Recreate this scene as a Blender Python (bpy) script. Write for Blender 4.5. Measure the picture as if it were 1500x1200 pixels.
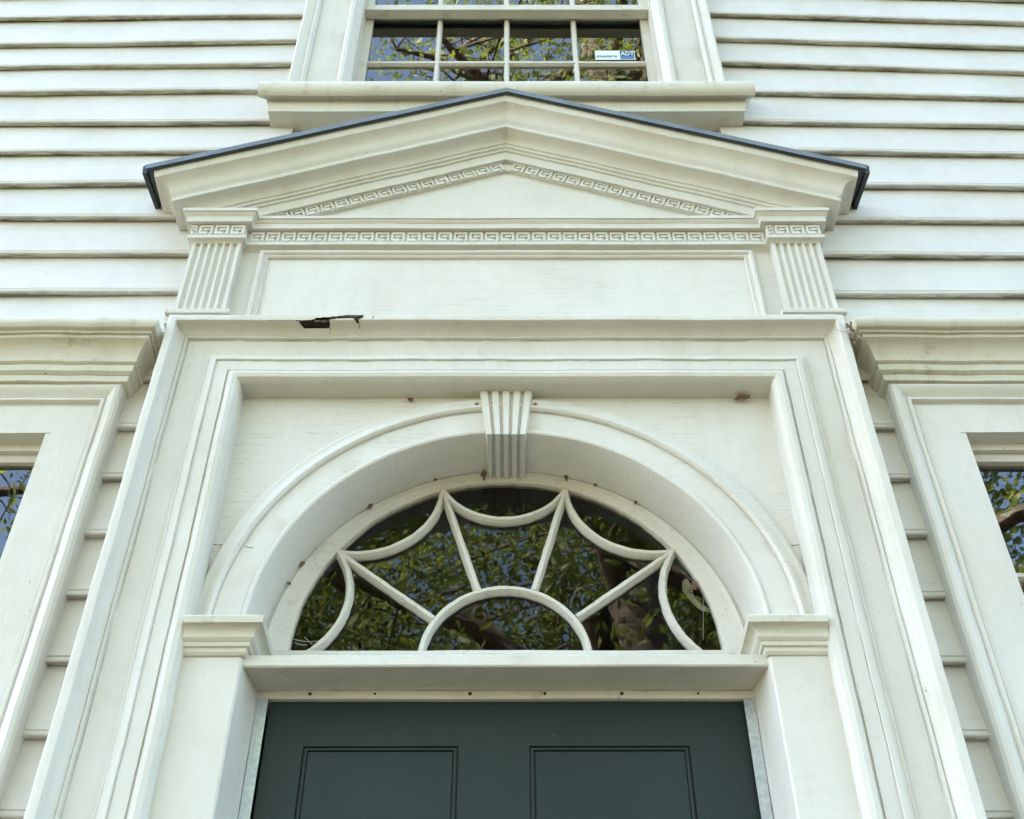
import bpy, bmesh, math, random
from mathutils import Vector, Matrix
R = math.radians
scn = bpy.context.scene
for o in list(bpy.data.objects): bpy.data.objects.remove(o)
col = scn.collection
ZC = 1.5                      # camera height; the house is measured from this level

# ---------------------------------------------------------------- camera, sky, sun, exposure
F_PX, PITCH, YAW, ROLL = 1756.0, R(43.5665), R(-0.21), R(-0.1885)
cd = bpy.data.cameras.new('camera'); cam = bpy.data.objects.new('camera', cd); col.objects.link(cam)
cd.sensor_fit = 'HORIZONTAL'; cd.sensor_width = 36.0; cd.lens = 36.0*F_PX/1500.0
cd.clip_start = 0.05; cd.clip_end = 2000
_f = Vector((-math.sin(YAW)*math.cos(PITCH), math.cos(YAW)*math.cos(PITCH), math.sin(PITCH)))
_r = Vector((math.cos(YAW), math.sin(YAW), 0)); _u = _r.cross(_f)
_r2 = _r*math.cos(ROLL)+_u*math.sin(ROLL); _u2 = _u*math.cos(ROLL)-_r*math.sin(ROLL)
cam.matrix_world = Matrix(((_r2.x,_u2.x,-_f.x,0.0062),(_r2.y,_u2.y,-_f.y,-2.1),(_r2.z,_u2.z,-_f.z,ZC),(0,0,0,1)))
scn.camera = cam

SUN_DIR = Vector((-0.64, 0.50, 0.52)).normalized()      # towards the sun
w = bpy.data.worlds.new('World'); scn.world = w; w.use_nodes = True
nt = w.node_tree; bg = nt.nodes['Background']; sky = nt.nodes.new('ShaderNodeTexSky')
sky.sky_type = 'NISHITA'; sky.sun_disc = False
sky.sun_elevation = math.asin(SUN_DIR.z); sky.sun_rotation = math.atan2(SUN_DIR.x, SUN_DIR.y)
sky.air_density = 1.0; sky.dust_density = 3.0; sky.ozone_density = 0.7
bg.inputs['Strength'].default_value = 0.15
nt.links.new(sky.outputs[0], bg.inputs[0])
sd = bpy.data.lights.new('sun', 'SUN'); sun = bpy.data.objects.new('sun', sd); col.objects.link(sun)
sd.energy = 4.5; sd.angle = R(0.53); sd.color = (1.0, 0.94, 0.84)
sun.rotation_euler = SUN_DIR.to_track_quat('Z', 'Y').to_euler(); sun.location = (-6, -5, 12)
vs = scn.view_settings; vs.view_transform = 'Standard'; vs.look = 'None'; vs.gamma = 1; vs.use_curve_mapping = False
vs.exposure = 3.42
scn.cycles.max_bounces = 7; scn.cycles.diffuse_bounces = 3; scn.cycles.glossy_bounces = 4; scn.cycles.transparent_max_bounces = 12

# ---------------------------------------------------------------- materials
def new_mat(name):
    m = bpy.data.materials.new(name); m.use_nodes = True
    n = m.node_tree; b = n.nodes['Principled BSDF']
    return m, n, b
def N(n, t, **k):
    x = n.nodes.new(t)
    for a, v in k.items(): setattr(x, a, v)
    return x
def coords(n, sc=(1,1,1), rand=True, loc=(0,0,0)):
    g = N(n, 'ShaderNodeNewGeometry'); mp = N(n, 'ShaderNodeMapping'); mp.inputs['Scale'].default_value = sc
    if rand:
        oi = N(n, 'ShaderNodeObjectInfo'); mu = N(n, 'ShaderNodeVectorMath', operation='MULTIPLY_ADD')
        mu.inputs[1].default_value = (7.3, 3.1, 5.7)
        n.links.new(oi.outputs['Random'], mu.inputs[0]); n.links.new(g.outputs['Position'], mu.inputs[2])
        n.links.new(mu.outputs[0], mp.inputs['Vector'])
    else:
        n.links.new(g.outputs['Position'], mp.inputs['Vector'])
    mp.inputs['Location'].default_value = loc
    return mp.outputs[0]
def noise(n, vec, scale, detail=3, rough=.55):
    t = N(n, 'ShaderNodeTexNoise'); t.inputs['Scale'].default_value = scale
    t.inputs['Detail'].default_value = detail; t.inputs['Roughness'].default_value = rough
    n.links.new(vec, t.inputs['Vector']); return t.outputs['Fac']
def ramp(n, fac, a, b, va=0., vb=1.):
    r = N(n, 'ShaderNodeMapRange'); r.inputs['From Min'].default_value = a; r.inputs['From Max'].default_value = b
    r.inputs['To Min'].default_value = va; r.inputs['To Max'].default_value = vb
    n.links.new(fac, r.inputs['Value']); return r.outputs[0]
def mixc(n, fac, a, b):
    m = N(n, 'ShaderNodeMix', data_type='RGBA')
    for s, v in ((m.inputs[0], fac), (m.inputs[6], a), (m.inputs[7], b)):
        if isinstance(v, (tuple, list)): s.default_value = (*v, 1) if len(v) == 3 else v
        elif isinstance(v, float): s.default_value = v
        else: n.links.new(v, s)
    return m.outputs[2]
def mul(n, a, b):
    m = N(n, 'ShaderNodeMath', operation='MULTIPLY')
    for s, v in zip(m.inputs, (a, b)):
        if isinstance(v, float): s.default_value = v
        else: n.links.new(v, s)
    return m.outputs[0]

def paint(name, base, speck=.55, cracks=0., streak=0., rough=.5, bump=.35, vary=.06, chips=0., lap=0., grime=0., spk=120, grain=(2.0, 30, 30)):
    m, n, b = new_mat(name)
    P = coords(n); P0 = coords(n, rand=False)
    big = noise(n, P, 2.3, 4)
    c = mixc(n, ramp(n, big, .3, .7), base, tuple(v*(1-vary*k) for v, k in zip(base, (1.0, 1.1, 1.7))))
    mid = noise(n, coords(n, (9, 9, 9)), 3.0, 5, .65)
    c = mixc(n, ramp(n, mid, .56, .80, 0., .36), c, (.50, .47, .36))            # faint grime
    film = noise(n, coords(n, (1, 1, .5)), 4.2, 6, .7)
    c = mixc(n, ramp(n, film, .46, .72, 0., .26), c, (.40, .37, .29))            # uneven weathered film
    sp = noise(n, P, spk, 2, .5); zone = noise(n, P, 5.5, 3)
    spf = mul(n, ramp(n, sp, .735, .765), ramp(n, zone, .46, .58, .0, speck))
    c = mixc(n, spf, c, (.07, .055, .04))                                        # fly specks
    if cracks:
        cr = noise(n, coords(n, (1.6, 40, 75)), 3.0, 3, .6); cz = noise(n, P, 3.1, 2)
        d = N(n, 'ShaderNodeMath', operation='ABSOLUTE'); s = N(n, 'ShaderNodeMath', operation='SUBTRACT'); s.inputs[1].default_value = .62
        n.links.new(cr, s.inputs[0]); n.links.new(s.outputs[0], d.inputs[0])
        crf = mul(n, ramp(n, d.outputs[0], .0, .014, cracks, 0.), ramp(n, cz, .48, .56))
        c = mixc(n, crf, c, (.22, .19, .15))
    if streak:
        st = noise(n, coords(n, (13, 3, 1.0), rand=False), 1.0, 5, .75)
        c = mixc(n, ramp(n, st, .55, .75, 0., streak), c, (.27, .24, .18))
    if chips:
        ch = noise(n, P0, 38, 4, .7); c = mixc(n, ramp(n, ch, .66, .69, 0., chips), c, (.33, .30, .25))
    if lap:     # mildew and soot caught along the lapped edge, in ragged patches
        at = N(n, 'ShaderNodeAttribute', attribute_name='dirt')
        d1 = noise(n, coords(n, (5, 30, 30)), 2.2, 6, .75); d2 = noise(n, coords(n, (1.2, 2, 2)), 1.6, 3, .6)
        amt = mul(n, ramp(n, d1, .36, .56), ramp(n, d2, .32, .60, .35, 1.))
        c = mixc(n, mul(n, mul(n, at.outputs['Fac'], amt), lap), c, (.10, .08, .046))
    if grime:   # brown blotches with ragged outlines
        g1 = noise(n, coords(n, (1, 1, 1)), 9, 6, .75); c = mixc(n, ramp(n, g1, .57, .73, 0., grime), c, (.26, .19, .10))
    n.links.new(c, b.inputs['Base Color'])
    n.links.new(ramp(n, mid, .2, .8, rough-.08, rough+.14), b.inputs['Roughness'])
    b.inputs['Specular IOR Level'].default_value = .35
    h1 = noise(n, coords(n, grain), 6.0, 4, .6); h2 = noise(n, P, 26, 3)
    ad = N(n, 'ShaderNodeMath', operation='ADD'); n.links.new(h1, ad.inputs[0]); n.links.new(h2, ad.inputs[1])
    bp = N(n, 'ShaderNodeBump'); bp.inputs['Strength'].default_value = bump; bp.inputs['Distance'].default_value = .0025
    n.links.new(ad.outputs[0], bp.inputs['Height'])
    n.links.new(bp.outputs[0], b.inputs['Normal'])
    return m
WHITE = (.630, .620, .572)
M = {}
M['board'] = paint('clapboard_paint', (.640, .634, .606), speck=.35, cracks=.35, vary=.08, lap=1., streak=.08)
M['trim'] = paint('trim_paint', WHITE, speck=.8, grime=.26, streak=.13, vary=.09)
M['trimv'] = paint('trim_paint_upright', WHITE, speck=.65, grime=.16, streak=.12, vary=.09, grain=(30, 30, 2.0))
M['panel'] = paint('cracked_panel_paint', (.642, .634, .590), speck=.5, cracks=.75, vary=.06, streak=.10)
M['stain'] = paint('stained_paint', (.61, .595, .515), speck=1., spk=78, streak=.30, vary=.10, grime=.65)
M['rough'] = paint('chipped_paint', (.61, .595, .535), speck=.7, chips=.55, bump=.8, grime=.65)
def simple(name, c, rough=.6, metal=0., nz=0., nscale=20, c2=None, bump=0.):
    m, n, b = new_mat(name); b.inputs['Roughness'].default_value = rough; b.inputs['Metallic'].default_value = metal
    b.inputs['Base Color'].default_value = (*c, 1)
    if c2:
        f = noise(n, coords(n), nscale, 5, .65); n.links.new(mixc(n, ramp(n, f, .35, .68), c, c2), b.inputs['Base Color'])
        if bump:
            bp = N(n, 'ShaderNodeBump'); bp.inputs['Strength'].default_value = bump; bp.inputs['Distance'].default_value = .01
            n.links.new(f, bp.inputs['Height']); n.links.new(bp.outputs[0], b.inputs['Normal'])
    return m
M['roof'] = simple('painted_roof_metal', (.12, .15, .185), .5, .1, c2=(.17, .20, .235), nscale=14)
M['roof_edge'] = simple('dark_drip_metal', (.018, .026, .026), .5, .2, c2=(.03, .035, .032), nscale=25)
M['steel'] = simple('galvanised_strip', (.60, .66, .74), .38, .75, c2=(.42, .47, .54), nscale=90)
M['rot'] = simple('rotten_wood_shade', (.012, .008, .007), .95, c2=(.035, .02, .013), nscale=60, bump=.8)  # rotted wood with the cavity's shade painted into its near-black colour
M['wood'] = simple('bare_weathered_wood', (.16, .105, .065), .9, c2=(.30, .22, .15), nscale=120, bump=.4)
M['nest'] = simple('brown_nest', (.11, .062, .032), .95, c2=(.24, .15, .08), nscale=240, bump=.6)
M['web'] = simple('dusty_web', (.30, .29, .26), .95, c2=(.42, .40, .36), nscale=90)
M['hole'] = simple('screw_hole', (.02, .018, .015), .9)
M['flake'] = simple('torn_putty', (.52, .50, .40), .8, c2=(.34, .31, .22), nscale=70, bump=.5)
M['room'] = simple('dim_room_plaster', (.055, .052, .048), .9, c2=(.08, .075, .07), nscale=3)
M['sticker_white'] = simple('sticker_white', (.70, .78, .82), .35, c2=(.64, .74, .80), nscale=30)
M['sticker_blue'] = simple('sticker_blue', (.012, .045, .17), .35, c2=(.016, .055, .2), nscale=30)
M['sticker_pale'] = simple('sticker_pale_blue', (.05, .16, .36), .35, c2=(.06, .18, .38), nscale=30)
M['sticker_text'] = simple('sticker_grey_text', (.10, .22, .28), .4)
M['granite'] = simple('granite', (.30, .29, .27), .8, c2=(.42, .41, .38), nscale=60, bump=.3)
M['gravel'] = simple('sandy_gravel', (.06, .042, .014), .9, c2=(.085, .062, .022), nscale=40, bump=.6)
M['lawn'] = simple('lawn', (.026, .026, .006), .95, c2=(.042, .04, .010), nscale=6, bump=.6)
M['bark'] = simple('bark', (.07, .052, .038), .95, c2=(.15, .12, .09), nscale=9, bump=.9)
# door paint: dark green-grey with pale dust spots
m, n, b = new_mat('door_paint'); M['door'] = m
P = coords(n, rand=False); sp = noise(n, P, 130, 2, .5); zn = noise(n, P, 4, 3)
c = mixc(n, ramp(n, noise(n, P, 2.5, 4), .3, .7), (.008, .0185, .0185), (.012, .025, .0245))
c = mixc(n, mul(n, ramp(n, sp, .74, .765), ramp(n, zn, .45, .62, 0., .5)), c, (.34, .35, .31))
n.links.new(c, b.inputs['Base Color']); b.inputs['Roughness'].default_value = .5; b.inputs['Specular IOR Level'].default_value = .35
bp = N(n, 'ShaderNodeBump'); bp.inputs['Strength'].default_value = .12; bp.inputs['Distance'].default_value = .002
n.links.new(noise(n, coords(n, (40, 40, 3), rand=False), 4, 3), bp.inputs['Height']); n.links.new(bp.outputs[0], b.inputs['Normal'])
# old window glass: thin, slightly wavy
def glass(name, wave, tint=(.97, .985, .97), wscale=9, ior=1.53, rough=.012):
    m, n, b = new_mat(name); n.nodes.remove(b); out = n.nodes['Material Output']
    tr = N(n, 'ShaderNodeBsdfTransparent'); tr.inputs[0].default_value = (*tint, 1)
    gl = N(n, 'ShaderNodeBsdfGlossy'); gl.inputs['Roughness'].default_value = rough
    fr = N(n, 'ShaderNodeFresnel'); fr.inputs['IOR'].default_value = ior; mx = N(n, 'ShaderNodeMixShader')
    bp = N(n, 'ShaderNodeBump'); bp.inputs['Strength'].default_value = wave; bp.inputs['Distance'].default_value = .004
    n.links.new(noise(n, coords(n, (1.0, 1, .45)), wscale, 2, .5), bp.inputs['Height'])
    n.links.new(bp.outputs[0], gl.inputs['Normal']); n.links.new(bp.outputs[0], fr.inputs['Normal'])
    n.links.new(fr.outputs[0], mx.inputs[0]); n.links.new(tr.outputs[0], mx.inputs[1]); n.links.new(gl.outputs[0], mx.inputs[2])
    n.links.new(mx.outputs[0], out.inputs[0]); return m
M['glass'] = glass('old_glass', .03, ior=2.0)
M['fan_glass'] = glass('fanlight_glass', .03, tint=(.85,.87,.85), wscale=10, ior=1.36, rough=.011)
# leaves
def leafmat(name, c1, c2):
    m, n, b = new_mat(name); g = N(n, 'ShaderNodeNewGeometry')
    c = mixc(n, g.outputs['Random Per Island'], c1, c2); n.links.new(c, b.inputs['Base Color']); b.inputs['Roughness'].default_value = .45
    t = N(n, 'ShaderNodeBsdfTranslucent'); n.links.new(mixc(n, .5, c, (.42, .50, .07)), t.inputs[0])
    mx = N(n, 'ShaderNodeMixShader'); mx.inputs[0].default_value = .45
    n.links.new(b.outputs[0], mx.inputs[1]); n.links.new(t.outputs[0], mx.inputs[2])
    n.links.new(mx.outputs[0], n.nodes['Material Output'].inputs[0]); return m
M['leaf'] = leafmat('broad_leaf', (.075, .12, .022), (.19, .23, .05))
M['leaf2'] = leafmat('dark_leaf', (.03, .06, .018), (.075, .115, .03))

# ---------------------------------------------------------------- mesh helpers
def wob(t, s, a):      # smooth pseudo-random wobble along a length
    return a*(math.sin(t*3.1+s*1.7)+.6*math.sin(t*7.7+s*2.9)+.4*math.sin(t*17.3+s*4.1)+.3*math.sin(t*41+s*5.3))/1.6
class MB:
    def __init__(s): s.v = []; s.f = []
    def add(s, vs, fs):
        o = len(s.v); s.v += [tuple(p) for p in vs]; s.f += [tuple(i+o for i in f) for f in fs]
    def box(s, x0, x1, y0, y1, z0, z1):
        s.add([(x0,y0,z0),(x1,y0,z0),(x1,y1,z0),(x0,y1,z0),(x0,y0,z1),(x1,y0,z1),(x1,y1,z1),(x0,y1,z1)],
              [(0,3,2,1),(4,5,6,7),(0,1,5,4),(1,2,6,5),(2,3,7,6),(3,0,4,7)])
    def rows(s, rows, closed=True, cap=True):
        k = len(rows[0]); vs = [p for r in rows for p in r]; fs = []
        for i in range(len(rows)-1):
            for j in range(k if closed else k-1):
                a, b2 = i*k+j, i*k+(j+1) % k; fs.append((a, b2, b2+k, a+k))
        if cap and closed:
            fs.append(tuple(range(k))[::-1]); fs.append(tuple(range((len(rows)-1)*k, len(rows)*k)))
        s.add(vs, fs)
    def build(s, name, mat, parent=None, smooth=None, dz=ZC, fix=True, dirt=None):
        me = bpy.data.meshes.new(name); me.from_pydata([(x, y, z+dz) for x, y, z in s.v], [], s.f); me.validate()
        if fix:
            bm = bmesh.new(); bm.from_mesh(me); bmesh.ops.recalc_face_normals(bm, faces=bm.faces); bm.to_mesh(me); bm.free()
        if dirt:
            at = me.attributes.new('dirt', 'FLOAT', 'POINT'); at.data.foreach_set('value', [dirt[i % len(dirt)] for i in range(len(me.vertices))])
        if smooth: me.shade_smooth(); me.set_sharp_from_angle(angle=R(smooth))
        if mat: me.materials.append(M[mat])
        o = bpy.data.objects.new(name, me); col.objects.link(o)
        if parent: o.parent = parent
        return o
def tag(o, label=None, cat=None, group=None, kind=None):
    for k, v in (('label', label), ('category', cat), ('group', group), ('kind', kind)):
        if v: o[k] = v
    return o
def empty(name, loc=(0, 0, 0)):
    o = bpy.data.objects.new(name, None); o.location = loc; o.empty_display_size = .2; col.objects.link(o); return o
def slotify(prof, depth=.0045, half=.0006, ang=28):
    """open a fine joint at every inner corner of a closed profile (moulding pieces nailed side by side)"""
    n_ = len(prof); ar = sum(prof[i][0]*prof[(i+1) % n_][1]-prof[(i+1) % n_][0]*prof[i][1] for i in range(n_)); out = []
    for i, p in enumerate(prof):
        a, c_ = Vector(prof[i-1])-Vector(p), Vector(prof[(i+1) % n_])-Vector(p)
        la, lc = a.length, c_.length
        if la > .0014 and lc > .0014:
            cr = (-a).x*c_.y-(-a).y*c_.x; t = math.degrees(math.acos(max(-1, min(1, (-a).dot(c_)/(la*lc)))))
            if cr*ar < 0 and t > ang:
                a /= la; c_ /= lc; d = -(a+c_).normalized()*depth
                out += [(p[0]+a.x*half, p[1]+a.y*half), (p[0], p[1], d.x, d.y), (p[0]+c_.x*half, p[1]+c_.y*half)]; continue
        out.append(tuple(p))
    return out
def PP(p, t, sd):
    if len(p) == 2: return p
    f = max(0., min(1.4, .55+wob(t*5, sd+p[0]*90, .9))); return p[0]+p[2]*f, p[1]+p[3]*f
def extrude_x(prof, x0, x1, step=.05, jit=.0006, seed=1., shear=0., ends=None):
    """closed profile [(Y,z)] run along x; ends(side,Y,z)->x for mitred ends"""
    n_ = max(1, int(abs(x1-x0)/step)); mb = MB(); rows = []; prof = slotify(prof)
    for i in range(n_+1):
        t = i/n_; row = []
        for j, p_ in enumerate(prof):
            Y, z = PP(p_, x0+(x1-x0)*t, seed)
            a = ends(0, Y, z) if ends else x0; b_ = ends(1, Y, z) if ends else x1
            x = a+(b_-a)*t
            row.append((x, Y+wob(x*4, seed, jit), z+shear*(x-x0)+wob(x*4, seed+9, jit)))
        rows.append(row)
    mb.rows(rows); return mb
def frame_sweep(prof, xl, xr, zt, zb, step=.05, jit=.0006, seed=1., hstep=None):
    """[(w,Y)] swept up one jamb, along the head and down the other; w runs inwards"""
    prof = slotify(prof) if all(len(p_) == 2 for p_ in prof) else prof
    nj = max(1, int((zt-zb)/step)); nh = max(1, int((xr-xl)/(hstep or step)))
    mb = MB(); rows = []
    for i in range(nj): rows.append(('l', i/nj))
    rows.append(('c', 0))
    for i in range(1, nh): rows.append(('h', i/nh))
    rows.append(('c', 1))
    for i in range(1, nj+1): rows.append(('r', i/nj))
    out = []
    for kd, t in rows:
        row = []
        for p_ in prof:
            w_, Y = PP(p_, t*3+{'l': 0, 'h': 4, 'r': 8, 'c': 4+3*t}[kd], seed)
            if kd == 'l': x, z = xl+w_, zb+(zt-w_-zb)*t
            elif kd == 'r': x, z = xr-w_, (zt-w_)+(zb-zt+w_)*t
            elif kd == 'h': x, z = (xl+w_)+(xr-xl-2*w_)*t, zt-w_
            else: x, z = (xl+w_ if t == 0 else xr-w_), zt-w_
            row.append((x+wob(z*4, seed, jit), Y+wob(x*4+z*5, seed+3, jit), z+wob(x*4, seed+6, jit)))
        out.append(row)
    mb.rows(out); return mb
def curve_pts(cx, cz, r, a0, a1, n_):
    return [(cx+r*math.cos(a0+(a1-a0)*i/n_), cz+r*math.sin(a0+(a1-a0)*i/n_)) for i in range(n_+1)]
def arch_path(r, cz, zb, n_=64):
    """(x,z) outward normals not needed: left foot, over the top, right foot"""
    p = [(-r, zb)] + [(-r*math.cos(math.pi*i/n_), cz+r*math.sin(math.pi*i/n_)) for i in range(n_+1)] + [(r, zb)]
    return p
def tube(mb, pts, rad, k=5):
    rows = []
    for i, p in enumerate(pts):
        p = Vector(p); d = (Vector(pts[min(i+1, len(pts)-1)])-Vector(pts[max(i-1, 0)])).normalized()
        a = d.orthogonal().normalized(); b_ = d.cross(a); r = rad[i] if isinstance(rad, list) else rad
        rows.append([tuple(p+a*r*math.cos(2*math.pi*j/k)+b_*r*math.sin(2*math.pi*j/k)) for j in range(k)])
    mb.rows(rows)
def poly_slab(pts, y0, y1, tilt=(0, 0)):
    mb = MB(); k = len(pts); cx = sum(p[0] for p in pts)/k; cz = sum(p[1] for p in pts)/k
    f = lambda x, z: (x-cx)*tilt[0]+(z-cz)*tilt[1]
    mb.add([(x, y0+f(x, z), z) for x, z in pts]+[(x, y1+f(x, z), z) for x, z in pts],
           [tuple(range(k)), tuple(range(2*k-1, k-1, -1))]+[(i, (i+1) % k, (i+1) % k+k, i+k) for i in range(k)])
    return mb
rnd = random.Random(7)

# ================================================================ setting
g = MB(); g.box(-150, 150, -150, 60, -.5, 0); tag(g.build('ground', 'lawn', dz=0), kind='structure')
g = MB(); g.box(-1.4, 1.4, -14, -.25, -.2, .02); tag(g.build('path', 'gravel', dz=0), kind='structure')

# ================================================================ house
house = tag(empty('clapboard_house'), 'cream white clapboard house front with a pedimented arched doorway', 'house')
XW, ZT, ZB = 4.6, 6.0, -1.48
# ---- sheathing with its openings
openings = [(-2.058, -1.058, -.45, 1.896), (1.058, 2.058, -.45, 1.896), (-.505, .505, 3.30, 5.20), (-.60, .60, -1.1, 1.98)]
xs = sorted({-XW, XW, *[o[0] for o in openings], *[o[1] for o in openings]}); zs = sorted({ZB, ZT, *[o[2] for o in openings], *[o[3] for o in openings]})
def solid(i, j):
    if not (0 <= i < len(xs)-1 and 0 <= j < len(zs)-1): return False
    cx, cz = (xs[i]+xs[i+1])/2, (zs[j]+zs[j+1])/2
    return not any(a < cx < b_ and c_ < cz < d for a, b_, c_, d in openings)
wb = MB(); y0, y1 = .002, .16
for i in range(len(xs)-1):
    for j in range(len(zs)-1):
        if not solid(i, j): continue
        a, b_, c_, d = xs[i], xs[i+1], zs[j], zs[j+1]
        for Y in (y0, y1): wb.add([(a,Y,c_),(b_,Y,c_),(b_,Y,d),(a,Y,d)], [(0,1,2,3)])
        for (di, dj, q) in ((-1,0,[(a,y0,c_),(a,y1,c_),(a,y1,d),(a,y0,d)]),(1,0,[(b_,y0,c_),(b_,y1,c_),(b_,y1,d),(b_,y0,d)]),
                            (0,-1,[(a,y0,c_),(b_,y0,c_),(b_,y1,c_),(a,y1,c_)]),(0,1,[(a,y0,d),(b_,y0,d),(b_,y1,d),(a,y1,d)])):
            if not solid(i+di, j+dj): wb.add(q, [(0,1,2,3)])
wall = tag(wb.build('wall', 'trim', house), 'cream white wall of wide lapped clapboards')
ib = MB(); ib.box(-XW, XW, .161, 4.5, ZB, 2.75); ib.box(-XW, XW, .161, 4.5, 2.9, ZT)
for a, b_, c_, d in openings: pass
# rooms: walls, floor and ceiling only (the front stays open to the wall)
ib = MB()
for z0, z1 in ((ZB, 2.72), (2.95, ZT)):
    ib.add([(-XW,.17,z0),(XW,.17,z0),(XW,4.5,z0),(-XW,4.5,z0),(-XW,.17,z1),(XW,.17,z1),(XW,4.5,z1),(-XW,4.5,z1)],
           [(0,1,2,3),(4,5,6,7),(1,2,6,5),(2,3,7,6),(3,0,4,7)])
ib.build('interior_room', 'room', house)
# ---- clapboards: z of the lower edge next to the doorway and slope outwards on either side
rowsL = [(1.116,0),(1.279,0),(1.436,0),(1.596,0),(1.757,0),(1.910,0),(2.071,0),(2.236,0),(2.397,.004),(2.556,.006),(2.717,0),(2.880,.012),(3.041,.012),(3.194,.002),(3.377,.015),(3.537,.022),(3.682,.026),(3.857,.022),(4.02,.022),(4.18,.022),(4.34,.022)]
rowsR = [(1.112,0),(1.274,0),(1.432,0),(1.592,0),(1.752,0),(1.908,0),(2.069,0),(2.232,0),(2.388,-.010),(2.547,-.006),(2.704,-.012),(2.869,-.017),(3.042,-.030),(3.196,-.028),(3.365,-.043),(3.538,-.060),(3.696,-.057),(3.863,-.057),(4.03,-.057),(4.19,-.057),(4.35,-.057)]
for k in range(1, 17):
    rowsL.insert(0, (1.116-.16*k, 0)); rowsR.insert(0, (1.112-.16*k, 0))
for k in range(1, 8): rowsL.append((4.34+.16*k, .022)); rowsR.append((4.35+.16*k, -.057))
def clapboard(x0, x1, zb, slope, xref, hgt, seed):
    n_ = max(2, int((x1-x0)/.14)); mb = MB(); rows = []
    prof = [(0, .014), (-.0125, .013), (-.0165, .0015), (-.0285, 0), (-.032, .0025), (-.0325, .0105), (-.0275, .0125), (-.0275, .0140), (-.0302, .0158), (-.0115, hgt+.008), (0, hgt+.008)]
    for i in range(n_+1):
        x = x0+(x1-x0)*i/n_; zz = zb+slope*(abs(x)-abs(xref)) if xref > 0 else zb-slope*(abs(x)-abs(xref))
        e = wob(x*2.2, seed, .0016); e2 = wob(x*5, seed+4, .0009); o = wob(x*1.7, seed+2, .0014)
        rows.append([(x, Y+(o if Y < -.005 else 0), z+zz+e+(e2 if j < 6 else 0)) for j, (Y, z) in enumerate(prof)])
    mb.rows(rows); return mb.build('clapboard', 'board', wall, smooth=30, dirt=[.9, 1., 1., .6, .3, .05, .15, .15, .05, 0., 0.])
for side, rws, in ((-1, rowsL), (1, rowsR)):
    for i, (zb, slope) in enumerate(rws):
        hgt = (rws[i+1][0]-zb) if i+1 < len(rws) else .16
        if zb > 5.75: continue
        spans = []
        if zb > 3.12 and zb < 5.25: spans = [(.64, XW)]
        elif zb >= 5.25: spans = [(0, XW)]
        elif zb >= 2.0: spans = [(.66, XW)] if zb > 2.10 else [(.70, .955), (2.19, XW)]
        elif zb > -.68: spans = [(.70, .955), (2.19, XW)]
        else: spans = [(.70, XW)]
        for a, b_ in spans:
            x0, x1 = (a, b_) if side > 0 else (-b_, -a)
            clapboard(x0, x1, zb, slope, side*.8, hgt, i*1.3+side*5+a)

# ---------------------------------------------------------------- sash windows
def pane(x0, x1, z0, z1, Y, parent, mat='glass'):
    t = (rnd.uniform(-.006, .006), rnd.uniform(-.006, .006))
    return poly_slab([(x0,z0),(x1,z0),(x1,z1),(x0,z1)], Y, Y+.003, t).build('pane', mat, parent, fix=True)
def sash(xl, xr, z0, z1, Yf, cols, zrows, parent, stile=.042, bot=.05, top=.04, lab=None):
    """frame of one sash; zrows = heights of the horizontal glazing bars"""
    mb = MB(); d = .036
    mb.box(xl, xl+stile, Yf, Yf+d, z0, z1); mb.box(xr-stile, xr, Yf, Yf+d, z0, z1)
    mb.box(xl+stile, xr-stile, Yf+.0005, Yf+d-.0005, z0, z0+bot); mb.box(xl+stile, xr-stile, Yf+.0005, Yf+d-.0005, z1-top, z1)
    s = mb.build('sash', 'rough', parent)
    gx0, gx1 = xl+stile, xr-stile; zl = [z0+bot]+list(zrows)+[z1-top]; hw = .0105
    xl_ = [gx0+(gx1-gx0)*i/cols for i in range(cols+1)]
    def bar(a, b_, vert):
        rows = []; n_ = 14
        for i in range(n_+1):
            t = i/n_; p = a[0]+(b_[0]-a[0])*t, a[1]+(b_[1]-a[1])*t; row = []
            for u, Y in ((-hw, Yf+.020), (-hw*.75, Yf+.008), (-hw*.45, Yf+.002), (hw*.45, Yf+.002), (hw*.75, Yf+.008), (hw, Yf+.020), (hw*.6, Yf+.034), (-hw*.6, Yf+.034)):
                jj = rnd.uniform(-.0007, .0007)
                row.append((p[0]+u+jj, Y, p[1]) if vert else (p[0], Y+.0004, p[1]+u+jj))
            rows.append(row)
        m_ = MB(); m_.rows(rows); m_.build('muntin', 'rough', parent, smooth=40)
    for x in xl_[1:-1]: bar((x, zl[0]-.002), (x, zl[-1]+.002), True)
    for z in zrows: bar((gx0-.002, z), (gx1+.002, z), False)
    for i in range(cols):
        for j in range(len(zl)-1): pane(xl_[i]-.004, xl_[i+1]+.004, zl[j]-.004, zl[j+1]+.004, Yf+.015, parent)
    return s
def closed(prof, yb=.0):
    """turn an open (w,Y) face profile into a closed one against the wall"""
    return prof+[(prof[-1][0], yb), (prof[0][0], yb)]
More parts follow.
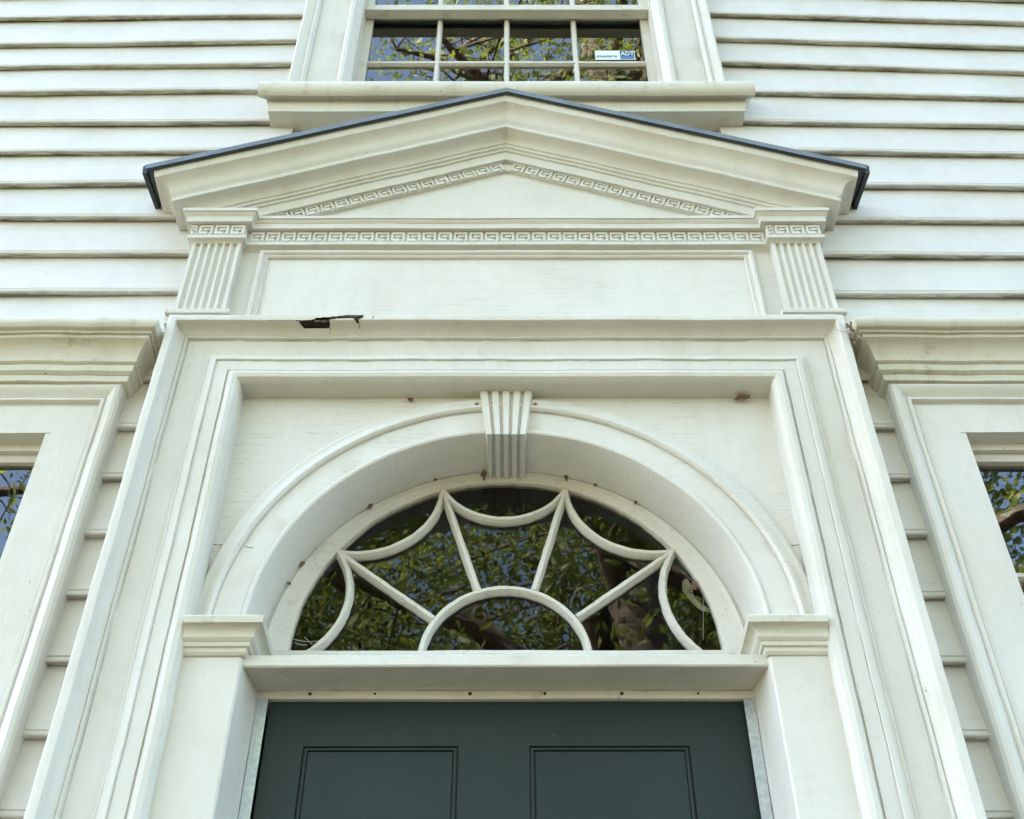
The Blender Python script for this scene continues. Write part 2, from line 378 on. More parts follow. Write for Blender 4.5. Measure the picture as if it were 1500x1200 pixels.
# upper window
casing_u = closed([(0,-.034),(0,-.062),(.006,-.068),(.014,-.066),(.022,-.060),(.034,-.056),(.038,-.060),(.044,-.060),(.050,-.047),(.052,-.044),(.150,-.044),(.152,-.052),(.160,-.058),(.170,-.058),(.178,-.050),(.184,-.036),(.190,-.030)])
upw = frame_sweep(casing_u, -.695, .695, 5.38, 3.27, seed=2).build('window', 'trimv', house, smooth=28)
tag(upw, 'upper sash window above the pediment with four panes across')
mb = MB()
mb.box(-.512, -.5005, -.0305, .13, 3.27, 5.195); mb.box(.5005, .512, -.0305, .13, 3.27, 5.195); mb.box(-.5005, .5005, -.03, .13, 5.18, 5.1955)
mb.build('jamb', 'rough', upw)
sash(-.500, .500, 3.942, 5.178, -.006, 4, [4.28, 4.59, 4.90], upw, stile=.030, bot=.034)
sash(-.500, .500, 3.30, 3.985, .034, 4, [3.661], upw, stile=.026, bot=.045, top=.02)
sill_p = [(0,3.19),(-.071,3.19),(-.0715,3.252),(-.081,3.254),(-.081,3.262),(-.086,3.246),(-.094,3.241),(-.103,3.247),(-.109,3.262),(-.110,3.285),(-.106,3.303),(-.098,3.314),(-.086,3.318),(0,3.332)]
def sill_end(s, Y, z):
    e = {True: .766}.get(z > 3.235, .730) if Y < -.075 else (.730 if z < 3.24 else .742)
    return (-1 if s == 0 else 1)*(e if Y < -.001 else (.730 if z < 3.24 else .766))
sill_p2 = [(0,3.3325),(.12,3.34),(.12,3.30),(0,3.2)]
extrude_x(sill_p, -.766, .766, seed=5, ends=sill_end).build('sill', 'stain', upw, smooth=40)
extrude_x([(.0005,3.262),(.0005,3.331),(.125,3.338),(.125,3.262)], -.499, .499).build('sill', 'trim', upw)

# lower windows with their moulded caps
def lower_window(side, label):
    X = lambda x: side*x
    xl, xr = sorted((X(.915), X(2.201)))
    prof = closed([(0,-.030),(0,-.058),(.005,-.066),(.013,-.069),(.021,-.066),(.030,-.056),(.036,-.052),(.040,-.056),(.046,-.056),(.050,-.046),(.053,-.044),(.1425,-.044),(.1425,-.044)])
    wd = frame_sweep(prof, xl, xr, 2.024, -.47, seed=3+side, jit=.0008).build('window', 'trimv', house, smooth=28)
    tag(wd, label)
    a, b_ = sorted((X(1.058), X(2.058)))
    m_ = MB(); m_.box(a-.008, a+.012, -.0425, .13, -.46, 1.895); m_.box(b_-.012, b_+.008, -.0425, .13, -.46, 1.895); m_.box(a+.012, b_-.012, -.042, .13, 1.884, 1.9045)
    m_.build('jamb', 'trim', wd)
    m_ = MB(); m_.box(a+.012, b_-.012, -.004, .0095, 1.862, 1.8838); m_.build('parting_strip', 'trim', wd)
    sash(a+.012, b_-.012, .70, 1.8836, .010, 4, [1.517, 1.207, .897], wd, stile=.022, top=.045, bot=.034)
    sash(a+.012, b_-.012, -.45, .74, .050, 4, [.43, .12, -.19], wd, stile=.035, top=.03, bot=.05)
    # cap: mitred return on the doorway side
    cap = [(0,2.016),(-.074,2.022),(-.076,2.040),(-.086,2.046),(-.0865,2.066),(-.094,2.070),(-.0945,2.078),(-.097,2.088),(-.103,2.102),(-.114,2.113),(-.126,2.118),(-.128,2.127),(-.134,2.127),(-.137,2.133),(-.147,2.134),(-.153,2.140),(-.155,2.151),(-.151,2.163),(-.140,2.169),(0,2.20)]
    cap0 = slotify(cap); cap = [PP(p_, 0, side) for p_ in cap0]
    def xe(Y): return .915-.008-max(0, -Y-.070)*.80
    m_ = MB(); rows = []
    n_ = 26
    rows.append([(X(xe(Y)), -.004, z) for Y, z in cap])                      # return at the wall
    for i in range(n_+1):
        t = i/n_; cap = [PP(p_, t*3, side) for p_ in cap0]; rows.append([(X(xe(Y)+(2.201+.9151-2*xe(Y)+xe(Y)-.9151+.0)*t), Y+wob(t*6, side+2, .0012), z+wob(t*6, side+7, .0014)) for Y, z in cap])
    m_.rows(rows, cap=True)
    m_.build('cornice', 'stain', wd, smooth=35)
    s_ = extrude_x([(0.,-.55),(-.06,-.55),(-.065,-.50),(-.10,-.50),(-.11,-.485),(-.105,-.47),(.12,-.45)], xl-.04, xr+.04); s_.build('sill', 'stain', wd, smooth=40)
    return wd
lower_window(-1, 'ground floor sash window left of the doorway under a moulded cap')
lower_window(1, 'ground floor sash window right of the doorway under a moulded cap')

# ---------------------------------------------------------------- doorway: architrave
arch_prof = closed([(0,-.030),(0,-.118),(.002,-.120),(.0045,-.1203),(.007,-.1205),(.0095,-.1205),(.012,-.1204),(.0145,-.1202),(.017,-.1201),(.019,-.120),(.0205,-.1175),(.0215,-.110),(.0228,-.103),(.0245,-.097),(.030,-.088),(.038,-.082),(.041,-.084),(.044,-.083),(.046,-.076),(.048,-.0745),(.104,-.0745),(.1045,-.0800),(.1100,-.0815),(.1140,-.0865),(.1195,-.0880),(.1200,-.0925),(.1310,-.0945),(.1335,-.0900),(.1640,-.0900),(.1650,-.0872),(.1675,-.0872),(.1690,-.0910),(.173,-.0965),(.182,-.099),(.192,-.096),(.199,-.086),(.2005,-.076),(.2005,-.026)], yb=.0)
arch_prof = slotify(arch_prof)
arc = frame_sweep(arch_prof, -.830, .830, 2.207, -1.1, step=.05, hstep=.0035, jit=.0008, seed=4)
# rotted gap in the top moulding: drop the faces inside its outline
hole = [(-.5165,.0195),(-.476,.0195),(-.469,.013),(-.434,.0085),(-.383,.001),(-.353,-.004),(-.349,.005),(-.353,.013),(-.362,.021),(-.369,.0215),(-.375,.015),(-.434,.016),(-.434,.0245),(-.50,.024),(-.506,.022)]
def inside(x, z, P_):
    r = False; j = len(P_)-1
    for i in range(len(P_)):
        if (P_[i][1] > z) != (P_[j][1] > z) and x < (P_[j][0]-P_[i][0])*(z-P_[i][1])/(P_[j][1]-P_[i][1])+P_[i][0]: r = not r
        j = i
    return r
keep = []; kp = len(arch_prof)
for q, f in enumerate(arc.f):
    if len(f) == 4:
        j_ = q % kp; c_ = [sum(arc.v[i][k] for i in f)/4 for k in range(3)]
        if c_[2] > 2.1 and j_+1 < kp and arch_prof[j_][0] < .03 and arch_prof[j_][1] < -.09 and inside(c_[0]+rnd.uniform(-.001, .001), .5*(arch_prof[j_][0]+arch_prof[j_+1][0]), hole): continue
    keep.append(f)
arc.f = keep
surround = tag(arc.build('door_surround', 'trimv', house, smooth=28, fix=False), 'moulded door surround with a rotted gap in its top moulding')
bm = bmesh.new(); bm.from_mesh(surround.data); bmesh.ops.recalc_face_normals(bm, faces=bm.faces); bm.to_mesh(surround.data); bm.free()
extrude_x([(-.05,2.2035),(-.114,2.2035),(-.114,2.191),(-.100,2.1885),(-.090,2.186),(-.05,2.183)], -.56, -.31, step=.01, jit=.0010).build('rotten_core_shade', 'rot', surround)  # rotten wood filling the gap, coloured near-black to stand for the hollow's shade

def on_face(w_):
    ps = [p_ for p_ in arch_prof if len(p_) == 2 and p_[1] < -.06]
    for p_, q_ in zip(ps, ps[1:]):
        if p_[0] <= w_ <= q_[0] and q_[0] > p_[0]: return p_[1]+(q_[1]-p_[1])*(w_-p_[0])/(q_[0]-p_[0])
    return -.12
for pts in ([(-.434,.018),(-.4335,.024),(-.4345,.030),(-.436,.034)], [(-.363,.014),(-.3625,.020),(-.361,.026),(-.366,.030),(-.374,.031)], [(-.327,.006),(-.3265,.012),(-.328,.017),(-.327,.023)], [(-.52,.0195),(-.56,.0198),(-.585,.0196)]):
    m_ = MB(); rows = []
    for i, (x, w_) in enumerate(pts):
        h = .0009*(1-.7*i/len(pts)); Y = on_face(w_)-.0006; z = 2.207-w_
        rows.append([(x-h, Y, z+h*.4), (x+h, Y, z-h*.4), (x+h, Y+.004, z-h*.4), (x-h, Y+.004, z+h*.4)])
    m_.rows(rows); m_.build('crack', 'hole', surround)
for x, w_, l_, dz_ in ((-.512,.0195,.022,.001),(-.470,.0205,.016,-.0015),(-.452,.0222,.013,.001),(-.428,.010,.020,.0028),(-.395,.0135,.017,.0012),(-.365,.004,.012,.0035)):
    m_ = MB(); Y = -.1165; z = 2.207-w_
    m_.rows([[(x, Y-.001, z-.0011), (x, Y-.001, z+.0011), (x, Y+.003, z)], [(x+l_*.5, Y-.0022, z+dz_*.5-.0008), (x+l_*.5, Y-.0022, z+dz_*.5+.0008), (x+l_*.5, Y+.002, z+dz_*.5)], [(x+l_, Y-.0026, z+dz_-.0002), (x+l_, Y-.0026, z+dz_+.0002), (x+l_, Y, z+dz_)]])
    m_.build('splinter', 'wood', surround)
# ---- arched panel, archivolt, reveal
ZA, RA, ZS = 1.355, .528, 1.33          # arch centre, radius, springing
mb = MB(); NN = 72; inner = arch_path(RA, ZA, ZS-.06, NN); XO, ZO = .632, 2.008
outer = []
for x, z in inner:
    dx, dz = x, z-ZA
    if z <= ZA: outer.append((math.copysign(XO, x), z)); continue
    t = min(XO/abs(dx) if abs(dx) > 1e-6 else 9e9, (ZO-ZA)/dz if dz > 1e-6 else 9e9); outer.append((dx*t, ZA+dz*t))
k = len(inner)
fr = [(x, -.0305, z) for x, z in inner]+[(x, -.0305, z) for x, z in outer]
mb.add(fr, [(i, i+1, k+i+1, k+i) for i in range(k-1)])
# the two upper corners of the board
for s in (-1, 1):
    i = min(range(k), key=lambda q: abs(abs(outer[q][0])-XO)+abs(outer[q][1]-ZO)+(0 if outer[q][0]*s > 0 else 9))
    mb.add([(outer[i][0], -.0305, outer[i][1]), (s*XO, -.0305, ZO), (outer[i+(1 if s < 0 else -1)][0], -.0305, outer[i+(1 if s < 0 else -1)][1])], [(0, 1, 2)])
pan = mb.build('arch_panel', 'panel', surround)
tag(pan, 'flat white board filling the corners above the arch')
def ring_sweep(prof, cz, zb, n_=96, jit=.0006, seed=0):
    """closed [(r,Y)] swept round the arch, with straight feet down to zb"""
    prof0 = slotify(prof); prof = [PP(p_, 0, seed) for p_ in prof0]
    m_ = MB(); rows = [[(-r, Y, zb) for r, Y in prof]]
    for i in range(n_+1):
        a = math.pi*i/n_; prof = [PP(p_, a*2, seed) for p_ in prof0]; rows.append([(-(r+wob(a*3, seed, jit))*math.cos(a), Y+wob(a*4, seed+2, jit), cz+(r+wob(a*3, seed, jit))*math.sin(a)) for r, Y in prof])
    rows.append([(r, Y, zb) for r, Y in prof]); m_.rows(rows); return m_
ring_sweep([(RA-.0005,.10),(RA-.0005,-.036),(RA+.002,-.042),(RA+.007,-.044),(RA+.012,-.042),(RA+.014,-.0385),(.600,-.0385),(.6015,-.046),(.606,-.0505),(.612,-.050),(.618,-.046),(.628,-.0435),(.634,-.0445),(.640,-.042),(.6425,-.034),(.6425,-.020),(.56,-.020),(.56,.10)], ZA, ZS-.05, seed=1).build('archivolt', 'panel', surround, smooth=30)
# open joints where the arch is pieced together
for p, q in (((-.630, 1.568), (-.608, 1.567)), ((.630, 1.565), (.612, 1.564)), ((-.558, 1.556), (-.540, 1.553))):
    m_ = MB(); n_ = 10; up, dn = [], []
    for i in range(n_+1):
        t = i/n_; x = p[0]+(q[0]-p[0])*t; z = p[1]+(q[1]-p[1])*t+wob(t*9, p[0]*7, .0012); r_ = math.hypot(x, z-ZA)
        Yf = -.0392 if r_ < .6 else (-.0515 if r_ < .6425 else -.0312)
        h = .0005+.0003*math.sin(t*11); up.append((x, Yf, z+h)); dn.append((x, Yf, z-h))
    m_.rows([up, dn, [(x, Y+.012, z) for x, Y, z in dn], [(x, Y+.012, z) for x, Y, z in up]], closed=False); m_.build('joint_gap', 'hole', pan)
# ---- keystone, fluted on face and underside
mb = MB(); rows = []
def key_row(hw, z, Y, ins):
    r = []
    n_ = 5
    for i in range(n_):
        a = -hw+2*hw*i/n_; b_ = -hw+2*hw*(i+1)/n_
        r += [(a+.1*(b_-a), ins), (a+.22*(b_-a), 0), (a+.78*(b_-a), 0), (a+.9*(b_-a), ins)]
    return [(x, Y+d, z) for x, d in r]
top = key_row(.066, 2.006, -.056, .009); bot = key_row(.0485, 1.868, -.058, .009); bbk = [(x, .112, z) for x, Y, z in key_row(.0485, 1.868+.004, 0, 0)]
bbot = [(x, -.058 if (i % 4) in (1, 2) else -.049, 1.864 if (i % 4) in (1, 2) else 1.872) for i, (x, Y, z) in enumerate(bot)]
bbk = [(x, .108, 1.868 if (i % 4) in (1, 2) else 1.876) for i, (x, Y, z) in enumerate(bot)]
btop = [(x, .02, 2.006) for x, Y, z in top]
mb.rows([top, bbot, bbk], closed=False); mb.add([top[0], bbot[0], bbk[0], (top[0][0], .108, 2.006)], [(0,1,2,3)]); mb.add([top[-1], bbot[-1], bbk[-1], (top[-1][0], .108, 2.006)], [(0,1,2,3)])
mb.build('keystone', 'trimv', surround, fix=True)
# ---- door pilasters, imposts, transom
for s in (-1, 1):
    x0, x1 = sorted((s*.515, s*.634))
    m_ = MB(); rows = []
    for i in range(25):
        z = -1.1+(1.272+1.1)*i/24
        p = [(s*.634,-.0705),(s*.519,-.0705),(s*.515,-.067),(s*.497,.030),(s*.497,.075),(s*.634,.075)]
        rows.append([(x+wob(z*4, s, .0007), Y+wob(z*3, s+2, .0009), z) for x, Y in p])
    m_.rows(rows); m_.build('pilaster', 'trimv', surround, smooth=25)
    ip = [(0.0,1.264),(.004,1.2655),(.008,1.271),(.0085,1.279),(.0135,1.281),(.0145,1.289),(.0175,1.291),(.0215,1.297),(.0205,1.302),(.022,1.309),(.027,1.315),(.034,1.318),(.038,1.3195),(.0395,1.333),(.036,1.338)]
    ip = [(p_[0], p_[1]) for p_ in ip]
    m_ = MB(); rows = []
    for (bx, by, ox, oy) in ((.6335, -.0705, 0, 1), (.515, -.0705, 1, 1), (.515, .112, 1, 0)):
        rows.append([(s*(bx-ox*o_), by-oy*o_, z) for o_, z in ip]+[(s*(bx+(.03 if ox else 0)), by+(.03 if oy else 0), 1.338), (s*(bx+(.03 if ox else 0)), by+(.03 if oy else 0), 1.264)])
    m_.rows(rows); m_.build('impost', 'stain', surround, smooth=30)
    # galvanised weather strip beside the door
    m_ = MB(); m_.box(*sorted((s*.4955, s*.474)), .031, .034, -1.08, 1.2315)
    m_.build('weather_strip', 'steel', surround)
    m_ = MB(); m_.box(*sorted((s*.4968, s*.60)), .041, .15, -1.08, 1.25); m_.build('door_frame', 'rough', surround)
extrude_x([(.03,1.2495),(-.058,1.249),(-.061,1.252),(-.061,1.273),(-.058,1.276),(.02,1.30),(.10,1.36),(.13,1.36),(.13,1.25)], -.5135, .5135, jit=.0005, seed=8).build('transom', 'trim', surround, smooth=25)
extrude_x([(.031,1.2485),(.031,1.236),(.034,1.232),(.14,1.232),(.14,1.2485)], -.4965, .4965, jit=.0005, seed=9).build('door_stop', 'rough', surround, smooth=25)
for x, q in ((-.392, .0036), (-.262, .0026), (-.072, .0038), (.078, .0034), (.232, .0036), (.385, .0026)):
    m_ = MB(); m_.rows([[(x+q*math.cos(2*math.pi*i/10), Y, 1.2415+q*math.sin(2*math.pi*i/10)) for i in range(10)] for Y in (.0300, .0335)])
    m_.build('screw', 'hole', surround)

# ---------------------------------------------------------------- door leaf
DY = .045
panels = [(a, b_, z0, z1) for a, b_ in ((-.395, -.092), (.0455, .358)) for z0, z1 in ((.30, 1.135), (-.86, .16))]
mb = MB(); mb.box(-.4715, .478, DY+.005, DY+.045, -1.075, 1.262)
dx = sorted({-.4715, .478, *[p[0] for p in panels], *[p[1] for p in panels]}); dzs = sorted({-1.075, 1.262, *[p[2] for p in panels], *[p[3] for p in panels]})
for i in range(len(dx)-1):
    for j in range(len(dzs)-1):
        if (i in (1, 3)) and (j in (1, 3)): continue
        a, b_, c_, d = dx[i], dx[i+1], dzs[j], dzs[j+1]
        mb.add([(a, DY, c_), (b_, DY, c_), (b_, DY, d), (a, DY, d)], [(0, 1, 2, 3)])
for a, b_, c_, d in panels:
    q = [(a, c_), (b_, c_), (b_, d), (a, d)]
    for k in range(4): mb.add([(q[k][0], DY, q[k][1]), (q[(k+1) % 4][0], DY, q[(k+1) % 4][1]), (q[(k+1) % 4][0], DY+.005, q[(k+1) % 4][1]), (q[k][0], DY+.005, q[k][1])], [(0, 1, 2, 3)])
door = tag(mb.build('door', 'door', house), 'dark green panelled front door')
for a, b_, z0, z1 in panels:
    m_ = MB(); rows = []
    pr = [(.0028, DY+.006), (.0030, DY+.0008), (.0045, DY-.0006), (.0075, DY-.0006), (.009, DY+.0008), (.0092, DY+.006)]
    for (cx, cz, sx, sz) in ((a, z0, 1, 1), (a, z1, 1, -1), (b_, z1, -1, -1), (b_, z0, -1, 1), (a, z0, 1, 1)):
        rows.append([(cx+sx*w_, Y, cz+sz*w_) for w_, Y in pr])
    m_.rows(rows, cap=False); m_.build('panel_molding', 'door', door, smooth=30)
    m_ = MB(); m_.box(a+.012, b_-.012, DY+.0005, DY+.0048, z0+.012, z1-.012); m_.build('panel', 'door', door)

# ---------------------------------------------------------------- fanlight
CZ, RG = 1.397, .463; YB, YG = .108, .126
m_ = MB(); rows = []
for i in range(98):
    if i == 0 or i == 97:
        s = -1 if i == 0 else 1; c0 = s; s0 = 0; zz = -.03
    else:
        a = math.pi*(i-1)/96; c0, s0, zz = -math.cos(a), math.sin(a), 0
    jj = rnd.uniform(-.0012, .0012)
    pt = lambda r, cz, Y: (c0*r, Y, cz+s0*r+zz)
    rg = RG+jj; mid1 = .5*(RA+RG)+.012
    rows.append([pt(RA+.01, ZA, .098), pt(.5215, .5*(ZA+CZ)-.015, .0975), pt(.516, .5*(ZA+CZ)-.012, .094), pt(.511, .5*(ZA+CZ)-.010, .0985), pt(.503, .5*(ZA+CZ)-.004, .103), pt(rg+.006, CZ, .107), pt(rg+.001, CZ, .111), pt(rg, CZ, .130), pt(RA+.01, ZA, .140)])
m_.rows(rows)
fan = tag(m_.build('fanlight', 'rough', house, smooth=35), 'half round fanlight with swagged glazing bars over the door')
m_ = MB(); extrude_x([(.088,1.355),(.086,1.370),(.091,1.380),(.108,1.387),(.135,1.387),(.135,1.355)], -.505, .505, step=.03, jit=.0007, seed=3).build('fan_sill', 'rough', fan, smooth=30)
def bez(p0, p1, p2, n_=22):     # arc through the three points
    ax, az = p0; bx, bz = p1; cx, cz = p2
    d = 2*(ax*(bz-cz)+bx*(cz-az)+cx*(az-bz))
    ux = ((ax*ax+az*az)*(bz-cz)+(bx*bx+bz*bz)*(cz-az)+(cx*cx+cz*cz)*(az-bz))/d
    uz = ((ax*ax+az*az)*(cx-bx)+(bx*bx+bz*bz)*(ax-cx)+(cx*cx+cz*cz)*(bx-ax))/d
    r = math.hypot(ax-ux, az-uz); a0, a1, a2 = [math.atan2(q[1]-uz, q[0]-ux) for q in (p0, p1, p2)]
    def un(a, ref):
        while a-ref > math.pi: a -= 2*math.pi
        while a-ref < -math.pi: a += 2*math.pi
        return a
    a1 = un(a1, a0); a2 = un(a2, a1)
    return [(ux+r*math.cos(a0+(a2-a0)*i/n_), uz+r*math.sin(a0+(a2-a0)*i/n_)) for i in range(n_+1)]
def fan_bar(pts, hw=.0095):
    m_ = MB(); rows = []; L = len(pts)
    for i in range(L):
        q0, q1 = pts[max(i-1, 0)], pts[min(i+1, L-1)]; tx, tz = q1[0]-q0[0], q1[1]-q0[1]; l_ = math.hypot(tx, tz); nx, nz = -tz/l_, tx/l_
        row = []
        for u, Y in ((-hw, .125), (-hw*.85, .114), (-hw*.4, .106), (hw*.4, .106), (hw*.85, .114), (hw, .125), (hw*.7, .135), (-hw*.7, .135)):
            j_ = rnd.uniform(-.0008, .0008); row.append((pts[i][0]+nx*(u+j_), Y+rnd.uniform(-.0004, .0004), pts[i][1]+nz*(u+j_)))
        rows.append(row)
    m_.rows(rows); m_.build('muntin', 'rough', fan, smooth=45)
def line(p, q, n_=16): return [(p[0]+(q[0]-p[0])*i/n_, p[1]+(q[1]-p[1])*i/n_) for i in range(n_+1)]
Pt = {1: (-.383, 1.652), 2: (-.152, 1.838), 3: (.142, 1.840), 4: (.381, 1.655)}
Hb = {1: (-.158, 1.473), 2: (-.062, 1.546), 3: (.062, 1.547), 4: (.154, 1.477)}
BL, BR = (-.428, 1.384), (.420, 1.384); hubL, hubR = (-.182, 1.384), (.178, 1.384)
sw = {0: bez(BL, (-.349, 1.545), Pt[1]), 1: bez(Pt[1], (-.225, 1.690), Pt[2]), 2: bez(Pt[2], (-.004, 1.748), Pt[3]), 3: bez(Pt[3], (.217, 1.690), Pt[4]), 4: bez(Pt[4], (.350, 1.550), BR)}
hub = bez(hubL, (0, 1.552), hubR, 40)
for q in sw.values(): fan_bar(q)
fan_bar(hub)
for i in (1, 2, 3, 4): fan_bar(line(Pt[i], Hb[i]))
# panes
def rim(a0, a1, n_=20): return [(RG*1.012*math.cos(a0+(a1-a0)*i/n_), CZ+RG*1.012*math.sin(a0+(a1-a0)*i/n_)) for i in range(n_+1)]
ang = lambda p: math.atan2(p[1]-CZ, p[0])
ends_ = [(-RG*1.012, 1.384), Pt[1], Pt[2], Pt[3], Pt[4], (RG*1.012, 1.384)]
def fan_pane(pts, t=(0, 0)): poly_slab(pts, YG, YG+.003, (t[0]+rnd.uniform(-.012, .012), t[1]+rnd.uniform(-.012, .012))).build('pane', 'fan_glass', fan)
for i in range(5):
    a0, a1 = ang(ends_[i]), ang(ends_[i+1])
    if i == 0: a0 = math.pi
    if i == 4: a1 = 0.
    foot = [ends_[0]] if i == 0 else []; toe = [ends_[5]] if i == 4 else []
    fan_pane(foot+rim(a0, a1)+toe+sw[i][::-1], ((.09, .07, 0, -.07, -.09)[i], (-.04, -.13, -.15, -.13, -.04)[i]))
hubs = [hubL, Hb[1], Hb[2], Hb[3], Hb[4], hubR]
def hub_part(i):
    a, b_ = hubs[i], hubs[i+1]; return [p for p in hub if min(a[0], b_[0]) < p[0] < max(a[0], b_[0])]
for i in range(5):
    fan_pane(sw[i]+[hubs[i+1]]+hub_part(i)[::-1]+[hubs[i]])
fan_pane([hubL]+hub[1:-1]+[hubR])

# ---------------------------------------------------------------- frieze and pediment
TH = R(21.6); TT = math.tan(TH)
KEYP = .0424
kmb = MB()
def kb(x0, x1, z0, z1, d=.0046): kmb.box(x0*KEYP, x1*KEYP, -d, .001, z0, z1)
kh = .0375
for (a, b_, c_, d, e) in ((.14,.68,0,.27,.0046),(.14,.27,.272,.74,.0045),(.14,1.0,.742,1.,.0046),(.85,1.0,0,.74,.0045),(.40,.68,.40,.62,.0044),(.684,.82,.46,.62,.0043)):
    kb(a, b_, c_*kh, d*kh, e)
key_mesh_holder = kmb.build('key_ornament', 'trim', None, dz=0)
key_me = key_mesh_holder.data; bpy.data.objects.remove(key_mesh_holder)
def key(parent, x, Y, z, rot=0., sc=1.):
    o = bpy.data.objects.new('key_ornament', key_me); o.location = (x, Y, z+ZC); o.rotation_euler = (0, -rot, 0); o.scale = (sc, 1, 1)
    o.parent = parent; col.objects.link(o); return o
# frieze board
mb = MB(); mb.box(-.80, .80, -.0445, .0, 2.15, 2.700)
frz = tag(mb.build('frieze', 'panel', house), 'frieze over the doorway with a sunk panel between fluted pilasters')
mb = MB(); mb.box(-.640, .640, -.047, -.0450, 2.15, 2.515); mb.build('panel', 'panel', frz)
pm = [(0,-.044),(0,-.0585),(.004,-.0615),(.010,-.0605),(.014,-.0555),(.020,-.0535),(.022,-.0555),(.0245,-.0535),(.025,-.046)]
frame_sweep(pm+[(.025,-.0442)], -.662, .662, 2.533, 2.16, step=.06, jit=.0005, seed=6).build('panel_molding', 'trim', frz, smooth=30)
# entablature (x0..x1, dY forward)
ent = [(-.044,2.5400),(-.050,2.5440),(-.058,2.5475),(-.066,2.5490),(-.0665,2.5610),(-.0625,2.5635),(-.0615,2.5640),(-.0615,2.6030),(-.0635,2.6050),(-.0770,2.6050),(-.0775,2.6250),(-.079,2.6270),(-.083,2.6310),(-.0845,2.6350),(-.0875,2.6360),(-.0875,2.6470),(-.085,2.6485),(-.03,2.655)]
extrude_x(ent, -.76, .76, seed=2, jit=.0005).build('entablature', 'trim', frz, smooth=28)
nk = int(1.42/KEYP); x_ = -nk*KEYP/2
for i in range(nk): key(frz, x_+i*KEYP, -.0615, 2.5645)
for s in (-1, 1):
    # fluted shaft
    a, b_ = .712, .842; m_ = MB(); nf = 6; row = [(a, -.030), (a, -.0765)]
    wd_ = (b_-a-.012)/nf
    for i in range(nf):
        x0 = a+.006+i*wd_+.5*(wd_-.0135)
        row += [(x0, -.0765), (x0+.0018, -.0715), (x0+.0045, -.0690), (x0+.009, -.0690), (x0+.0117, -.0715), (x0+.0135, -.0765)]
    row += [(b_, -.0765), (b_, -.030)]
    m_.rows([[(s*x, Y, z) for x, Y in row] for z in (2.20, 2.545)]); pil = m_.build('pilaster', 'trimv', frz)
    m_ = MB(); 
    extrude_x([(-.03,2.206),(-.092,2.206),(-.094,2.232),(-.104,2.233),(-.105,2.237),(-.105,2.246),(-.102,2.250),(-.080,2.254),(-.03,2.254)], *sorted((s*.690, s*.850)), jit=.0006, seed=s).build('pilaster_base', 'rough', frz, smooth=30)
    # cap: entablature broken forward with returns
    m_ = MB(); rows = []
    capp = [(.0,2.5400),(.004,2.5440),(.010,2.5470),(.014,2.5480),(.0145,2.5600),(.010,2.5630),(.009,2.5640),(.009,2.6030),(.011,2.6050),(.0245,2.6050),(.025,2.6250),(.027,2.6280),(.031,2.6320),(.0335,2.6350),(.0375,2.6360),(.0375,2.6480),(.035,2.650)]
    i_, o_ = .7135, .8405
    for bx, by, ox, oy in ((i_, -.035, -1, 0), (i_, -.0765, -1, -1), (o_, -.0765, 1, -1), (o_, -.012, 1, 0)):
        rows.append([(s*(bx+ox*p), by+oy*p, z) for p, z in capp]+[(s*(bx-ox*.02), by-oy*.02, 2.652), (s*(bx-ox*.02), by-oy*.02, 2.540)])
    m_.rows(rows); m_.build('pilaster_cap', 'trim', frz, smooth=28)
    x0 = (.7055 if s > 0 else -.8485)
    key(frz, x0-.004, -.0857, 2.5645, sc=.40)
    for i in range(3): key(frz, x0+.0145+i*KEYP, -.0857, 2.5645)

# tympanum and raking cornice
za0 = 2.942
mb = poly_slab([(-.86, 2.60), (.86, 2.60), (0, za0+.03)], -.0455, -.002)
ped = tag(mb.build('pediment', 'panel', house), 'low triangular pediment over the doorway with raking cornice')
rk = [(-.040,2.905),(-.0545,2.905),(-.0550,2.9400),(-.0565,2.9420),(-.068,2.9420),(-.0685,2.9780),(-.0735,2.9800),(-.0745,2.9885),(-.0795,2.9905),(-.0815,2.9990),(-.085,3.0010),(-.0862,3.0060),(-.0872,3.0150),(-.0910,3.0220),(-.0985,3.0270),(-.109,3.0290),(-.1200,3.0295),(-.1212,3.0310),(-.1215,3.0430),(-.1175,3.0450),(-.1195,3.0520),(-.1245,3.0580),(-.1280,3.0670),(-.1300,3.0790),(-.1335,3.0900),(-.1400,3.0995),(-.1490,3.1065),(-.1570,3.1095),(-.1585,3.1120),(-.1625,3.1410),(-.155,3.146),(-.03,3.146)]
def xend(Y): return .842+max(0., -Y-.068)*1.36
rk_base = rk
